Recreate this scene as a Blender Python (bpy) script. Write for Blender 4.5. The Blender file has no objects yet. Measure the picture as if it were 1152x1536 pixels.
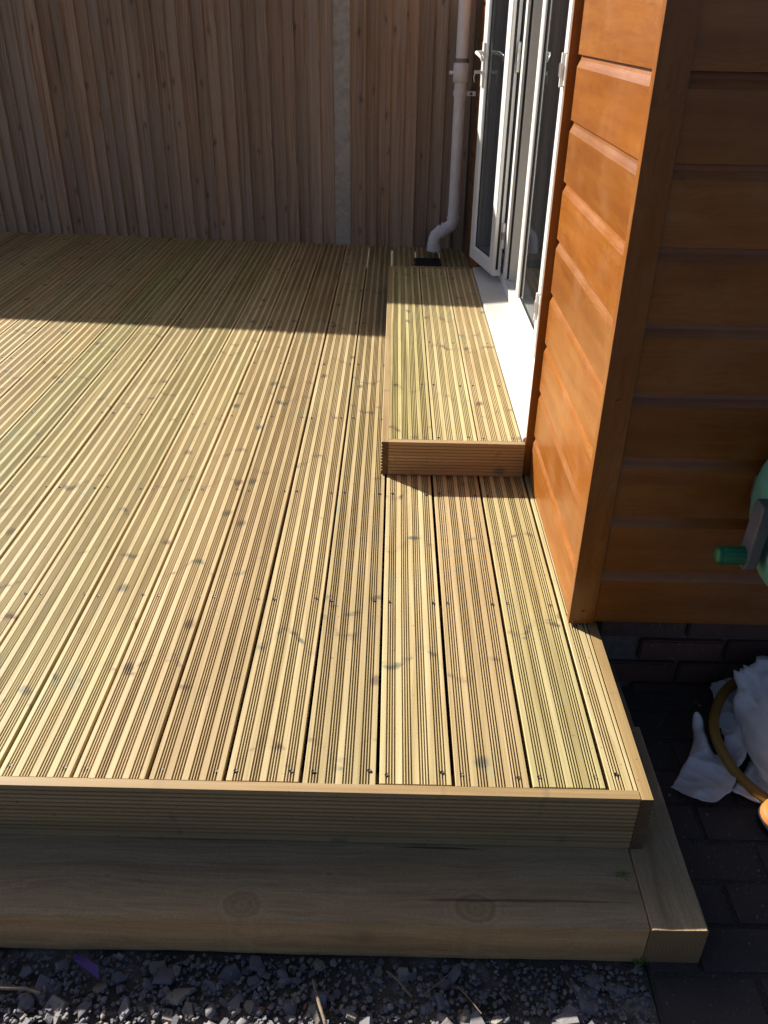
import bpy, bmesh, math, random
from mathutils import Vector, Matrix, noise
random.seed(7)
scene = bpy.context.scene
COL = scene.collection
# ------------------------------------------------------------------ camera
def make_camera():
    f, pitch, yaw, roll, h = 1266.0, math.radians(30.36), math.radians(-.335), math.radians(1.03), 1.30
    fw = Vector((math.sin(yaw)*math.cos(pitch), math.cos(yaw)*math.cos(pitch), -math.sin(pitch)))
    rt = Vector((math.cos(yaw), -math.sin(yaw), 0)); up = rt.cross(fw)
    r2 = rt*math.cos(roll)+up*math.sin(roll); u2 = -rt*math.sin(roll)+up*math.cos(roll)
    cd = bpy.data.cameras.new('camera'); co = bpy.data.objects.new('camera', cd); COL.objects.link(co)
    cd.sensor_fit = 'VERTICAL'; cd.sensor_height = 36; cd.sensor_width = 27; cd.lens = f/1536*36
    cd.clip_start = .02; cd.clip_end = 500
    m = Matrix((r2, u2, -fw)).transposed().to_4x4(); m.translation = Vector((0, 0, h))
    co.matrix_world = m; scene.camera = co
make_camera()
# ------------------------------------------------------------------ light
SUN = Vector((-1.43, 1.195, 1.0)).normalized()
w = bpy.data.worlds.new('World'); scene.world = w; w.use_nodes = True
wn = w.node_tree.nodes; wl = w.node_tree.links
sky = wn.new('ShaderNodeTexSky'); sky.sky_type = 'NISHITA'; sky.sun_disc = False
sky.sun_elevation = math.asin(SUN.z); sky.sun_rotation = math.atan2(SUN.x, SUN.y)
wn['Background'].inputs[1].default_value = .05
sky.air_density = .45; sky.dust_density = 1.6; sky.ozone_density = 1.0
wl.new(sky.outputs[0], wn['Background'].inputs[0])
sd = bpy.data.lights.new('sun', 'SUN'); sd.energy = 5.0; sd.angle = math.radians(.5); sd.color = (1, .93, .82)
so = bpy.data.objects.new('sun', sd); COL.objects.link(so)
so.rotation_euler = SUN.to_track_quat('Z', 'Y').to_euler(); so.location = SUN*20
vs = scene.view_settings
vs.view_transform = 'Standard'; vs.look = 'None'; vs.gamma = 1; vs.use_curve_mapping = False; vs.exposure = 1.0

# ------------------------------------------------------------------ helpers
class MB:
    def __init__(s): s.v = []; s.f = []; s.sm = []
    def add(s, vs, fs, smooth=False):
        o = len(s.v); s.v += [tuple(p) for p in vs]
        s.f += [tuple(i+o for i in f) for f in fs]; s.sm += [smooth]*len(fs); return s
    def box(s, a, b):
        (x0, y0, z0), (x1, y1, z1) = a, b
        return s.add([(x0,y0,z0),(x1,y0,z0),(x1,y1,z0),(x0,y1,z0),(x0,y0,z1),(x1,y0,z1),(x1,y1,z1),(x0,y1,z1)],
              [(0,3,2,1),(4,5,6,7),(0,1,5,4),(1,2,6,5),(2,3,7,6),(3,0,4,7)])
    def prism(s, prof, L, axis='Y', start=0.0):
        # prof: list of (a,b); extruded along axis
        n = len(prof)
        def P(a, b, t):
            return (a, t, b) if axis == 'Y' else ((t, a, b) if axis == 'X' else (a, b, t))
        vs = [P(a, b, start) for a, b in prof]+[P(a, b, start+L) for a, b in prof]
        fs = [(i, (i+1) % n, n+(i+1) % n, n+i) for i in range(n)]
        fs += [tuple(range(n-1, -1, -1)), tuple(range(n, 2*n))]
        return s.add(vs, fs)
    def tube(s, pts, r, n=12, closed=False, caps=True):
        pts = [Vector(p) for p in pts]; m = len(pts); rs = r if isinstance(r, (list, tuple)) else [r]*m
        base = []; prev = None
        for i, p in enumerate(pts):
            a = pts[(i-1) % m] if (closed or i > 0) else p; b = pts[(i+1) % m] if (closed or i < m-1) else p
            t = (b-a).normalized()
            if prev is None:
                u = t.orthogonal().normalized()
            else:
                u = (prev-t*prev.dot(t)).normalized()
            prev = u; q = t.cross(u)
            base.append([p+(u*math.cos(k*2*math.pi/n)+q*math.sin(k*2*math.pi/n))*rs[i] for k in range(n)])
        vs = [x for ring in base for x in ring]; fs = []
        for i in range(m if closed else m-1):
            j = (i+1) % m
            fs += [(i*n+k, i*n+(k+1) % n, j*n+(k+1) % n, j*n+k) for k in range(n)]
        s.add(vs, fs, True)
        if caps and not closed:
            s.add(base[0], [tuple(range(n-1, -1, -1))]); s.add(base[-1], [tuple(range(n))])
        return s
    def mesh(s, name):
        me = bpy.data.meshes.new(name); me.from_pydata(s.v, [], s.f)
        me.polygons.foreach_set('use_smooth', s.sm); me.update()
        bm = bmesh.new(); bm.from_mesh(me); bmesh.ops.recalc_face_normals(bm, faces=bm.faces); bm.to_mesh(me); bm.free()
        return me
def mat_of(m): return M[m] if isinstance(m, str) else m
def link(name, me, m, parent=None, loc=(0, 0, 0), rot=(0, 0, 0), bevel=0, seg=2):
    o = bpy.data.objects.new(name, me); COL.objects.link(o)
    if m and not me.materials: me.materials.append(mat_of(m))
    o.location = loc; o.rotation_euler = rot
    if parent: o.parent = parent
    if bevel:
        b = o.modifiers.new('bevel', 'BEVEL'); b.width = bevel; b.segments = seg; b.limit_method = 'ANGLE'; b.angle_limit = math.radians(40)
    return o
def obj(name, mb, m, parent=None, **k): return link(name, mb.mesh(name), m, parent, **k)
def box(name, a, b, m, parent=None, bevel=0, **k): return obj(name, MB().box(a, b), m, parent, bevel=bevel, **k)
def tag(o, label=None, cat=None, group=None, kind=None):
    for k, v in (('label', label), ('category', cat), ('group', group), ('kind', kind)):
        if v: o[k] = v
    return o
def empty(name, loc, label, cat, rz=0, group=None):
    o = bpy.data.objects.new(name, None); COL.objects.link(o); o.location = loc; o.rotation_euler = (0, 0, rz)
    o.empty_display_size = .1
    return tag(o, label, cat, group)

# ------------------------------------------------------------------ materials
M = {}
class NT:
    def __init__(s, name):
        s.m = bpy.data.materials.new(name); s.m.use_nodes = True; M[name] = s.m
        s.n = s.m.node_tree.nodes; s.l = s.m.node_tree.links; s.b = s.n['Principled BSDF']
    def new(s, t, **k):
        nd = s.n.new(t)
        for a, v in k.items(): setattr(nd, a, v)
        return nd
    def set(s, sock, v):
        if hasattr(v, 'is_output') or isinstance(v, bpy.types.NodeSocket): s.l.new(v, sock)
        else: sock.default_value = v
    def math(s, op, a, b=None, c=None, clamp=False):
        nd = s.new('ShaderNodeMath', operation=op, use_clamp=clamp)
        for i, v in enumerate((a, b, c)):
            if v is not None: s.set(nd.inputs[i], v)
        return nd.outputs[0]
    def vmul(s, v, k):
        nd = s.new('ShaderNodeVectorMath', operation='MULTIPLY'); s.set(nd.inputs[0], v); s.set(nd.inputs[1], k); return nd.outputs[0]
    def vadd(s, v, k):
        nd = s.new('ShaderNodeVectorMath', operation='ADD'); s.set(nd.inputs[0], v); s.set(nd.inputs[1], k); return nd.outputs[0]
    def noise(s, vec, scale, detail=3, rough=.55, dist=0):
        nd = s.new('ShaderNodeTexNoise'); s.set(nd.inputs['Vector'], vec); nd.inputs['Scale'].default_value = scale
        nd.inputs['Detail'].default_value = detail; nd.inputs['Roughness'].default_value = rough; nd.inputs['Distortion'].default_value = dist
        return nd.outputs['Fac']
    def ramp(s, f, stops, interp='LINEAR'):
        nd = s.new('ShaderNodeValToRGB'); s.set(nd.inputs[0], f); cr = nd.color_ramp; cr.interpolation = interp
        while len(cr.elements) < len(stops): cr.elements.new(.5)
        for e, (p, c) in zip(cr.elements, stops):
            e.position = p; e.color = (*(c if isinstance(c, (tuple, list)) else (c, c, c)), 1)
        return nd.outputs[0]
    def mix(s, f, a, b, mode='MIX'):
        nd = s.new('ShaderNodeMix', data_type='RGBA', blend_type=mode); nd.clamp_factor = True
        s.set(nd.inputs[0], f)
        for i, v in ((6, a), (7, b)):
            if isinstance(v, (tuple, list)): nd.inputs[i].default_value = (*v[:3], 1)
            else: s.l.new(v, nd.inputs[i])
        return nd.outputs[2]
    def obj(s): return s.new('ShaderNodeTexCoord').outputs['Object']
    def rnd(s): return s.new('ShaderNodeObjectInfo').outputs['Random']
    def sep(s, v):
        nd = s.new('ShaderNodeSeparateXYZ'); s.set(nd.inputs[0], v); return nd.outputs
    def comb(s, x, y, z):
        nd = s.new('ShaderNodeCombineXYZ')
        for i, v in enumerate((x, y, z)): s.set(nd.inputs[i], v)
        return nd.outputs[0]
    def bump(s, h, strength=.3, dist=.002):
        nd = s.new('ShaderNodeBump'); nd.inputs['Strength'].default_value = strength; nd.inputs['Distance'].default_value = dist
        s.set(nd.inputs['Height'], h); s.l.new(nd.outputs[0], s.b.inputs['Normal'])
    def out(s, col, rough=.6, metal=0, spec=None):
        if isinstance(col, (tuple, list)): s.b.inputs['Base Color'].default_value = (*col[:3], 1)
        else: s.l.new(col, s.b.inputs['Base Color'])
        s.set(s.b.inputs['Roughness'], rough); s.b.inputs['Metallic'].default_value = metal
        if spec is not None: s.b.inputs['Specular IOR Level'].default_value = spec
        return s.m

def randvec(t, v):
    r = t.rnd(); a = t.math('MULTIPLY', r, 97.0); b = t.math('MULTIPLY', r, 57.3); c = t.math('MULTIPLY', r, 31.7)
    return t.vadd(v, t.comb(a, b, c))

def treated_wood(name, cols, whorl=1.0, stain=(.13, .16, .12), spots=True, rough=.6, tint=1.0):
    """Pressure treated softwood; grain along the object's own Y."""
    t = NT(name); v = randvec(t, t.obj()); r = t.rnd()
    x, y, z = t.sep(v)
    warp = t.noise(t.vmul(v, (5, 1.1, 5)), 1.0, 2)
    big = t.noise(t.vmul(v, (3.0, .9, 3.0)), 1.0, 2)
    vv = t.vadd(v, t.comb(t.math('MULTIPLY', t.math('SUBTRACT', warp, .5), .05), 0, 0))
    grain = t.noise(t.vmul(vv, (150, 2.0, 150)), 1.0, 4, .6)
    rings = t.noise(t.vmul(vv, (42, .55, 42)), 1.0, 2, .5, .3)
    base = t.ramp(t.math('ADD', t.math('MULTIPLY', grain, .45), t.math('MULTIPLY', rings, .55)),
                  [(.28, cols[0]), (.5, cols[1]), (.72, cols[2])])
    # green preservative cast differs from board to board and along the board
    g = t.math('ADD', t.math('MULTIPLY', t.math('FRACT', t.math('MULTIPLY', r, 13.7)), .6), t.math('MULTIPLY', big, .55))
    base = t.mix(t.math('MULTIPLY', t.ramp(g, [(.35, 0), (.95, 1)]), .55*tint), base, (.74, .92, .58), 'MULTIPLY')
    base = t.mix(t.math('MULTIPLY', t.ramp(t.math('FRACT', t.math('MULTIPLY', r, 29.3)), [(.5, 0), (1, 1)]), .5), base, (1.0, .8, .62), 'MULTIPLY')
    val = t.math('ADD', .84, t.math('MULTIPLY', t.math('FRACT', t.math('MULTIPLY', r, 7.1)), .24))
    base = t.mix(1.0, base, t.comb(val, val, val), 'MULTIPLY')
    if whorl:
        # branch whorls: chevron bands across the board with dark, blue-green patches
        ph = t.math('MULTIPLY', r, 6.28)
        bend = t.math('MULTIPLY', t.math('SINE', t.math('ADD', t.math('MULTIPLY', x, 44.0), ph)), .038)
        wob = t.math('MULTIPLY', t.math('SUBTRACT', t.noise(t.vmul(v, (28, 14, 0)), 1.0, 2), .5), .07)
        yy = t.math('ADD', y, t.math('ADD', bend, wob))
        vo = t.new('ShaderNodeTexVoronoi', voronoi_dimensions='1D', feature='F1'); t.set(vo.inputs['W'], yy); vo.inputs['Scale'].default_value = 2.3
        d = vo.outputs['Distance']
        band = t.ramp(d, [(.0, 1), (.018, .8), (.05, 0)])
        patch = t.ramp(t.noise(t.vmul(v, (11, 26, 0)), 1.0, 2, .6), [(.53, 0), (.66, 1)])
        patch2 = t.ramp(t.noise(t.vmul(v, (40, 5, 3)), 1.0, 2, .6), [(.35, .25), (.7, 1)])
        k = t.math('MULTIPLY', t.math('MULTIPLY', band, patch), whorl*1.15)
        soft = t.math('MULTIPLY', t.math('MULTIPLY', band, patch2), .38*whorl)
        sc = t.mix(t.ramp(t.noise(t.vmul(v, (4, 3, 0)), 1.0, 1), [(.42, 0), (.62, 1)]), (.16, .10, .055), stain)
        base = t.mix(soft, base, (.36, .27, .15))
        base = t.mix(t.math('MULTIPLY', k, .85), base, sc)
        # single round knots
        vk = t.new('ShaderNodeTexVoronoi', voronoi_dimensions='2D', feature='F1')
        t.set(vk.inputs['Vector'], t.vmul(t.vadd(v, t.comb(t.math('MULTIPLY', wob, .3), t.math('MULTIPLY', wob, .3), 0)), (9, 6.5, 1))); vk.inputs['Scale'].default_value = 1.0
        kd = vk.outputs['Distance']; kc = t.sep(vk.outputs['Color'])[0]
        kk = t.math('MULTIPLY', t.ramp(kd, [(.0, .95), (.09, .75), (.12, .3), (.17, 0)]), t.math('GREATER_THAN', kc, .91))
        base = t.mix(kk, base, t.mix(t.math('FRACT', t.math('MULTIPLY', kc, 17.0)), (.2, .11, .055), stain))
    if spots:
        sp = t.ramp(t.noise(t.vmul(v, (110, 70, 110)), 1.0, 1), [(.76, 0), (.79, 1)])
        base = t.mix(t.math('MULTIPLY', sp, .6), base, (.09, .06, .04))
    dirt = t.noise(v, 2.2, 3)
    base = t.mix(t.math('MULTIPLY', t.ramp(dirt, [(.42, 0), (.75, 1)]), .4), base, (.74, .68, .60), 'MULTIPLY')
    if whorl == 1.0:
        gp = t.ramp(t.noise(t.vmul(v, (9, 3.5, 0)), 1.0, 3, .6), [(.60, 0), (.74, 1)])
        base = t.mix(t.math('MULTIPLY', gp, .5), base, (.30, .36, .25))
    t.bump(t.math('ADD', grain, t.math('MULTIPLY', rings, .5)), .35, .0012)
    return t.out(base, t.ramp(grain, [(.3, rough-.08), (.7, rough+.1)]))

treated_wood('deck_wood', [(.32, .225, .095), (.53, .415, .215), (.70, .575, .35)])
treated_wood('edge_wood', [(.26, .165, .075), (.385, .26, .125), (.48, .345, .18)], whorl=.6)
def fence_wood():
    t = NT('fence_wood'); v0 = t.obj(); v = randvec(t, v0); r = t.rnd(); x, y, z = t.sep(v)
    warp = t.noise(t.vmul(v, (9, 9, 2.2)), 1.0, 2)
    vv = t.vadd(v, t.comb(t.math('MULTIPLY', t.math('SUBTRACT', warp, .5), .05), 0, 0))
    grain = t.noise(t.vmul(vv, (160, 160, 2.6)), 1.0, 4, .62)
    rings = t.noise(t.vmul(vv, (55, 55, .9)), 1.0, 3, .55, .4)
    base = t.ramp(t.math('ADD', t.math('MULTIPLY', grain, .5), t.math('MULTIPLY', rings, .5)),
                  [(.3, (.145, .095, .064)), (.5, (.34, .243, .175)), (.7, (.49, .37, .28))])
    tone = t.math('FRACT', t.math('MULTIPLY', r, 17.3))
    base = t.mix(t.math('MULTIPLY', tone, .7), base, (1.08, .88, .70), 'MULTIPLY')
    g = t.noise(t.vmul(v, (3, 3, 1.5)), 1.0, 3)
    base = t.mix(t.math('MULTIPLY', t.ramp(g, [(.4, 0), (.7, 1)]), .5), base, (.33, .28, .23))
    val = t.math('ADD', .74, t.math('MULTIPLY', t.math('FRACT', t.math('MULTIPLY', r, 41.1)), .42))
    base = t.mix(1.0, base, t.comb(val, val, val), 'MULTIPLY')
    vk = t.new('ShaderNodeTexVoronoi', voronoi_dimensions='2D', feature='F1')
    wv = t.math('MULTIPLY', t.math('SUBTRACT', t.noise(t.vmul(v, (30, 0, 30)), 1.0, 1), .5), .03)
    t.set(vk.inputs['Vector'], t.comb(t.math('MULTIPLY', t.math('ADD', x, wv), 10.0), t.math('MULTIPLY', t.math('ADD', z, wv), 4.2), 0)); vk.inputs['Scale'].default_value = 1.0
    kc = t.sep(vk.outputs['Color'])[0]
    kk = t.math('MULTIPLY', t.ramp(vk.outputs['Distance'], [(0, .9), (.05, .6), (.11, .2), (.2, 0)]), t.math('GREATER_THAN', kc, .58))
    base = t.mix(t.math('MULTIPLY', kk, .85), base, (.055, .03, .02))
    t.bump(t.math('ADD', grain, rings), .5, .002)
    return t.out(base, .8)
fence_wood()
def sleeper_wood(name, knots=()):
    t = NT(name); v = randvec(t, t.obj()); x, y, z = t.sep(v)
    warp = t.noise(t.vmul(v, (6, 2.0, 6)), 1.0, 2)
    vv = t.vadd(v, t.comb(t.math('MULTIPLY', t.math('SUBTRACT', warp, .5), .07), 0, t.math('MULTIPLY', t.math('SUBTRACT', warp, .5), .07)))
    grain = t.noise(t.vmul(vv, (170, 5.0, 170)), 1.0, 6, .7)
    rings = t.noise(t.vmul(vv, (26, .7, 26)), 1.0, 3, .5, .5)
    f = t.math('ADD', t.math('MULTIPLY', grain, .5), t.math('MULTIPLY', rings, .5))
    core = None
    for (kx, ky, kr) in knots:
        dx, dy, dz = t.sep(t.vadd(t.obj(), (-kx, -ky, 0)))
        wob = t.math('MULTIPLY', t.math('SUBTRACT', t.noise(v, 30, 3), .5), .014)
        dd = t.math('ADD', t.math('SQRT', t.math('ADD', t.math('POWER', dx, 2.0), t.math('POWER', t.math('MULTIPLY', dy, .8), 2.0))), wob)
        rg = t.math('ADD', .5, t.math('MULTIPLY', t.math('SINE', t.math('ADD', t.math('MULTIPLY', dd, 480.0), t.math('MULTIPLY', grain, 9.0))), .055))
        mk = t.ramp(dd, [(kr*.9, 1), (kr*2.1, 0)])
        f = t.math('ADD', t.math('MULTIPLY', f, t.math('SUBTRACT', 1.0, mk)), t.math('MULTIPLY', rg, mk))
        ck = t.ramp(dd, [(kr*.75, .45), (kr*1.0, .6), (kr*1.2, 0)])
        core = ck if core is None else t.math('MAXIMUM', core, ck)
    brown = t.ramp(f, [(.3, (.34, .19, .075)), (.5, (.57, .34, .15)), (.68, (.70, .46, .225))])
    grey = t.ramp(f, [(.3, (.28, .20, .11)), (.5, (.48, .36, .205)), (.68, (.62, .49, .31))])
    nz = t.sep(t.new('ShaderNodeNewGeometry').outputs['Normal'])[2]
    pat = t.noise(t.vmul(v, (7, 2.2, 7)), 1.0, 3)
    # weathered silver-green where rain has bleached the top, fresh brown on the sawn sides
    top = t.math('MULTIPLY', t.ramp(nz, [(.4, 0), (.9, 1)]), t.ramp(pat, [(.25, .55), (.6, 1)]))
    base = t.mix(top, brown, grey)
    vk = t.new('ShaderNodeTexVoronoi', voronoi_dimensions='2D', feature='F1')
    t.set(vk.inputs['Vector'], t.vmul(vv, (3.3, 2.7, 1))); vk.inputs['Scale'].default_value = 1.0
    kc = t.sep(vk.outputs['Color'])[0]
    kk = t.math('MULTIPLY', t.ramp(vk.outputs['Distance'], [(0, .8), (.115, 1), (.14, .25), (.3, 0)]), t.math('GREATER_THAN', kc, .3))
    base = t.mix(t.math('MULTIPLY', kk, .7), base, (.13, .085, .045))
    if core is not None: base = t.mix(t.math('MULTIPLY', core, .75), base, (.5, .42, .36), 'MULTIPLY')
    crack = t.ramp(t.noise(t.vmul(v, (34, .9, 34)), 1.0, 2, .5), [(.70, 0), (.725, 1)])
    base = t.mix(t.math('MULTIPLY', crack, .7), base, (.05, .035, .02))
    saw = t.noise(t.vmul(v, (420, 260, 420)), 1.0, 3, .7)
    base = t.mix(t.math('MULTIPLY', t.ramp(saw, [(.35, 1), (.6, 0)]), .35), base, (.13, .095, .055))
    t.bump(t.math('ADD', t.math('SUBTRACT', t.math('ADD', grain, rings), crack), t.math('MULTIPLY', saw, .6)), .7, .003)
    return t.out(base, .78)
sleeper_wood('sleeper_wood')
sleeper_wood('sleeper_knotty', [(.030, .760, .024), (.035, .320, .027), (.10, .60, .006), (.085, 1.03, .006)])
def end_grain():
    t = NT('end_grain'); v = t.obj(); x, y, z = t.sep(v)
    d = t.math('SQRT', t.math('ADD', t.math('POWER', t.math('SUBTRACT', x, .053), 2.0), t.math('POWER', t.math('ADD', z, .055), 2.0)))
    wv = t.math('SINE', t.math('ADD', t.math('MULTIPLY', d, 900.0), t.math('MULTIPLY', t.noise(v, 25, 3), 5.0)))
    base = t.mix(t.math('MULTIPLY', t.math('ADD', wv, 1.0), .5), (.22, .13, .055), (.33, .205, .095))
    base = t.mix(t.math('MULTIPLY', t.noise(v, 14, 4), .6), base, (.12, .085, .04))
    t.bump(t.noise(v, 160, 3), .5, .002)
    return t.out(base, .85)
end_grain()
def oak_foil(name, upright=False):
    t = NT(name); v = randvec(t, t.obj()); x, y, z = t.sep(v)
    if upright:
        v = t.comb(z, y, t.math('ADD', x, y)); x, y, z = t.sep(v)
    # printed cathedral grain running along the board (local X)
    warp = t.noise(t.vmul(v, (3.2, 3.2, 9)), 1.0, 3)
    w2 = t.math('ADD', t.math('MULTIPLY', z, 55.0), t.math('MULTIPLY', warp, 16.0))
    ring = t.math('SINE', t.math('MULTIPLY', w2, 6.0))
    fig = t.ramp(t.noise(t.vmul(v, (2.6, 2.6, 7)), 1.0, 2), [(.38, 0), (.58, 1)])
    fine = t.noise(t.vmul(v, (14, 14, 300)), 1.0, 4, .6)
    mid = t.noise(t.vmul(v, (2.5, 2.5, 26)), 1.0, 3)
    base = t.ramp(t.math('ADD', t.math('MULTIPLY', mid, .65), t.math('MULTIPLY', fine, .35)),
                  [(.25, (.17, .048, .006)), (.5, (.245, .080, .010)), (.75, (.325, .122, .020))])
    ln = t.math('MULTIPLY', t.math('MULTIPLY', t.ramp(ring, [(.45, 0), (.95, 1)]), fig), .34)
    base = t.mix(ln, base, (.15, .040, .005))
    val = t.math('ADD', .85, t.math('MULTIPLY', t.rnd(), .25)); base = t.mix(1.0, base, t.comb(val, val, val), 'MULTIPLY')
    dust = t.ramp(t.noise(v, 7, 3), [(.5, 0), (.8, 1)])
    base = t.mix(t.math('MULTIPLY', dust, .14), base, (.5, .34, .2))
    t.bump(t.math('ADD', t.math('MULTIPLY', fine, .7), t.math('MULTIPLY', ln, -.6)), .12, .0008)
    return t.out(base, t.ramp(t.noise(v, 5, 3), [(.3, .27), (.7, .38)]), spec=.45)
oak_foil('oak_foil'); oak_foil('oak_foil_upright', True)
def simple(name, col, rough=.5, var=.12, scale=12, metal=0, bump=0, dirt=None, spec=None, bscale=120):
    t = NT(name); v = t.obj(); n = t.noise(v, scale, 4)
    c = t.mix(t.ramp(n, [(.3, 0), (.7, 1)]), tuple(a*(1-var) for a in col), tuple(min(1, a*(1+var)) for a in col))
    if dirt:
        c = t.mix(t.math('MULTIPLY', t.ramp(t.noise(v, scale*.45, 5, .7), [(.5, 0), (.72, 1)]), dirt[1]), c, dirt[0])
    if bump: t.bump(t.noise(v, bscale, 4), bump, .002)
    return t.out(c, rough, metal, spec)
simple('white_upvc', (.80, .80, .79), .28, .02, 6, dirt=((.6, .57, .5), .25))
simple('sill_upvc', (.62, .61, .585), .35, .03, 6, dirt=((.58, .52, .42), .3))
simple('pipe_upvc', (.82, .80, .80), .38, .05, 9, dirt=((.45, .40, .36), .4))
simple('rubber', (.012, .012, .013), .6)
simple('black_gap', (.02, .014, .01), .8)
simple('metal', (.55, .55, .54), .35, .1, 30, metal=1)
simple('screw', (.025, .02, .018), .5, .3, 30)
simple('sawn_dark', (.12, .07, .034), .9, .3, 60, bump=.5)
simple('concrete', (.38, .365, .34), .9, .14, 30, bump=.6, dirt=((.15, .14, .12), .5))
simple('interior', (.6, .58, .55), .8, .1)
simple('threshold_wood', (.36, .26, .17), .5, .15, 30)
simple('teal_plastic', (.15, .40, .32), .45, .14, 7, dirt=((.16, .24, .21), .5))
simple('green_plastic', (.008, .13, .055), .4, .1, 20)
simple('grey_plastic', (.10, .10, .115), .5, .12, 12, dirt=((.2, .19, .19), .4))
simple('hose_rubber', (.30, .17, .03), .45, .15, 20, dirt=((.15, .10, .04), .5))
simple('grimy_plastic', (.24, .21, .19), .7, .3, 60)
simple('orange_plastic', (.50, .15, .012), .65, .06, 12)
simple('black_plastic', (.018, .018, .022), .45, .2, 12)
simple('purple_plastic', (.075, .012, .20), .4, .1, 20)
simple('stick_wood', (.22, .165, .115), .85, .25, 60, bump=.6)
simple('leaf', (.10, .19, .02), .6, .3, 20)
simple('drain_plastic', (.02, .02, .022), .55, .2, 20)
simple('roof_felt', (.07, .07, .075), .9, .2, 30, bump=.5)
def sack_mat():
    t = NT('sack_white'); v = t.obj()
    wx = t.math('SINE', t.math('MULTIPLY', t.sep(v)[0], 1500.0)); wy = t.math('SINE', t.math('MULTIPLY', t.sep(v)[1], 1500.0))
    c = t.mix(t.noise(v, 9, 4), (.74, .75, .78), (.86, .87, .89))
    c = t.mix(t.math('MULTIPLY', t.ramp(t.noise(v, 6, 5, .7), [(.52, 0), (.70, 1)]), .5), c, (.36, .34, .33))
    c = t.mix(t.math('MULTIPLY', t.ramp(t.noise(v, 45, 3), [(.68, 0), (.74, 1)]), .35), c, (.25, .23, .21))
    t.bump(t.math('ADD', t.math('MULTIPLY', t.math('MULTIPLY', wx, wy), .15), t.noise(t.vmul(v, (22, 22, 22)), 1.0, 4)), .5, .006)
    return t.out(c, .6)
sack_mat()
def paver_mat(name, a, b, c):
    t = NT(name); v0 = t.obj(); v = randvec(t, v0); r = t.rnd()
    base = t.mix(t.noise(v, 16, 4), a, b)
    base = t.mix(t.math('MULTIPLY', r, .5), base, c)
    base = t.mix(t.ramp(t.noise(v, 130, 2), [(.66, 0), (.72, 1)]), base, tuple(x*2.2 for x in b))
    base = t.mix(t.math('MULTIPLY', t.ramp(t.noise(v, 7, 5, .7), [(.48, 0), (.7, 1)]), .5), base, tuple(x*.5 for x in a))
    t.bump(t.math('ADD', t.noise(v, 90, 4), t.noise(v, 300, 2)), .6, .003)
    return t.out(base, .85)
paver_mat('paver', (.055, .045, .043), (.09, .075, .07), (.07, .052, .046))
paver_mat('brick', (.10, .045, .034), (.15, .075, .055), (.09, .052, .042))
simple('mortar', (.13, .115, .10), .95, .25, 60, bump=.8)
def soil_mat(name, a, b, light):
    t = NT(name); v = t.obj()
    c = t.mix(t.noise(v, 14, 5, .7), a, b)
    c = t.mix(t.ramp(t.noise(v, 6, 5, .75), [(.52, 0), (.66, 1)]), c, light)
    c = t.mix(t.ramp(t.noise(v, 420, 2), [(.62, 0), (.7, 1)]), c, (.3, .28, .25))
    t.bump(t.math('ADD', t.noise(v, 60, 5, .7), t.noise(v, 260, 3)), 1.0, .006)
    return t.out(c, .95)
soil_mat('soil', (.08, .066, .054), (.16, .14, .115), (.34, .315, .27))
soil_mat('ground_soil', (.035, .033, .034), (.065, .060, .058), (.085, .078, .07))  # surrounding ground toned dark to cut light bounced onto the shaded faces
soil_mat('joint_sand', (.05, .042, .035), (.09, .078, .066), (.12, .11, .095))
def chip_mat():
    t = NT('slate_chips'); r = t.new('ShaderNodeNewGeometry').outputs['Random Per Island']; v = t.obj()
    c = t.ramp(r, [(.0, (.14, .14, .165)), (.3, (.20, .195, .225)), (.6, (.25, .24, .26)), (.78, (.24, .21, .17)), (.86, (.33, .30, .27)),
                   (.965, (.36, .33, .29)), (.985, (.24, .10, .06)), (1.0, (.16, .13, .08))], 'CONSTANT')
    c = t.mix(t.math('MULTIPLY', t.noise(v, 60, 4), .5), c, (.14, .125, .115))
    t.bump(t.noise(v, 220, 4, .6), .6, .002)
    return t.out(c, .75)
chip_mat()
def glass_mat():
    t = NT('pane_glass'); n = t.n; n.remove(t.b)
    tr = t.new('ShaderNodeBsdfTransparent'); tr.inputs[0].default_value = (.72, .75, .75, 1)
    gl = t.new('ShaderNodeBsdfGlossy'); gl.inputs['Roughness'].default_value = .01; gl.inputs[0].default_value = (.95, .97, 1, 1)
    fr = t.new('ShaderNodeFresnel'); fr.inputs[0].default_value = 1.5
    mx = t.new('ShaderNodeMixShader'); t.l.new(fr.outputs[0], mx.inputs[0]); t.l.new(tr.outputs[0], mx.inputs[1]); t.l.new(gl.outputs[0], mx.inputs[2])
    t.l.new(mx.outputs[0], n['Material Output'].inputs['Surface'])
glass_mat()

# ------------------------------------------------------------------ ground
GZ = -.245
g = MB(); S = 120; g.add([(-S, -S, 0), (S, -S, 0), (S, S, 0), (-S, S, 0)], [(0, 1, 2, 3)])
tag(obj('ground', g, 'ground_soil', loc=(0, 0, GZ-.045)), 'dark gritty earth around the garden deck', kind='structure')
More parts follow.
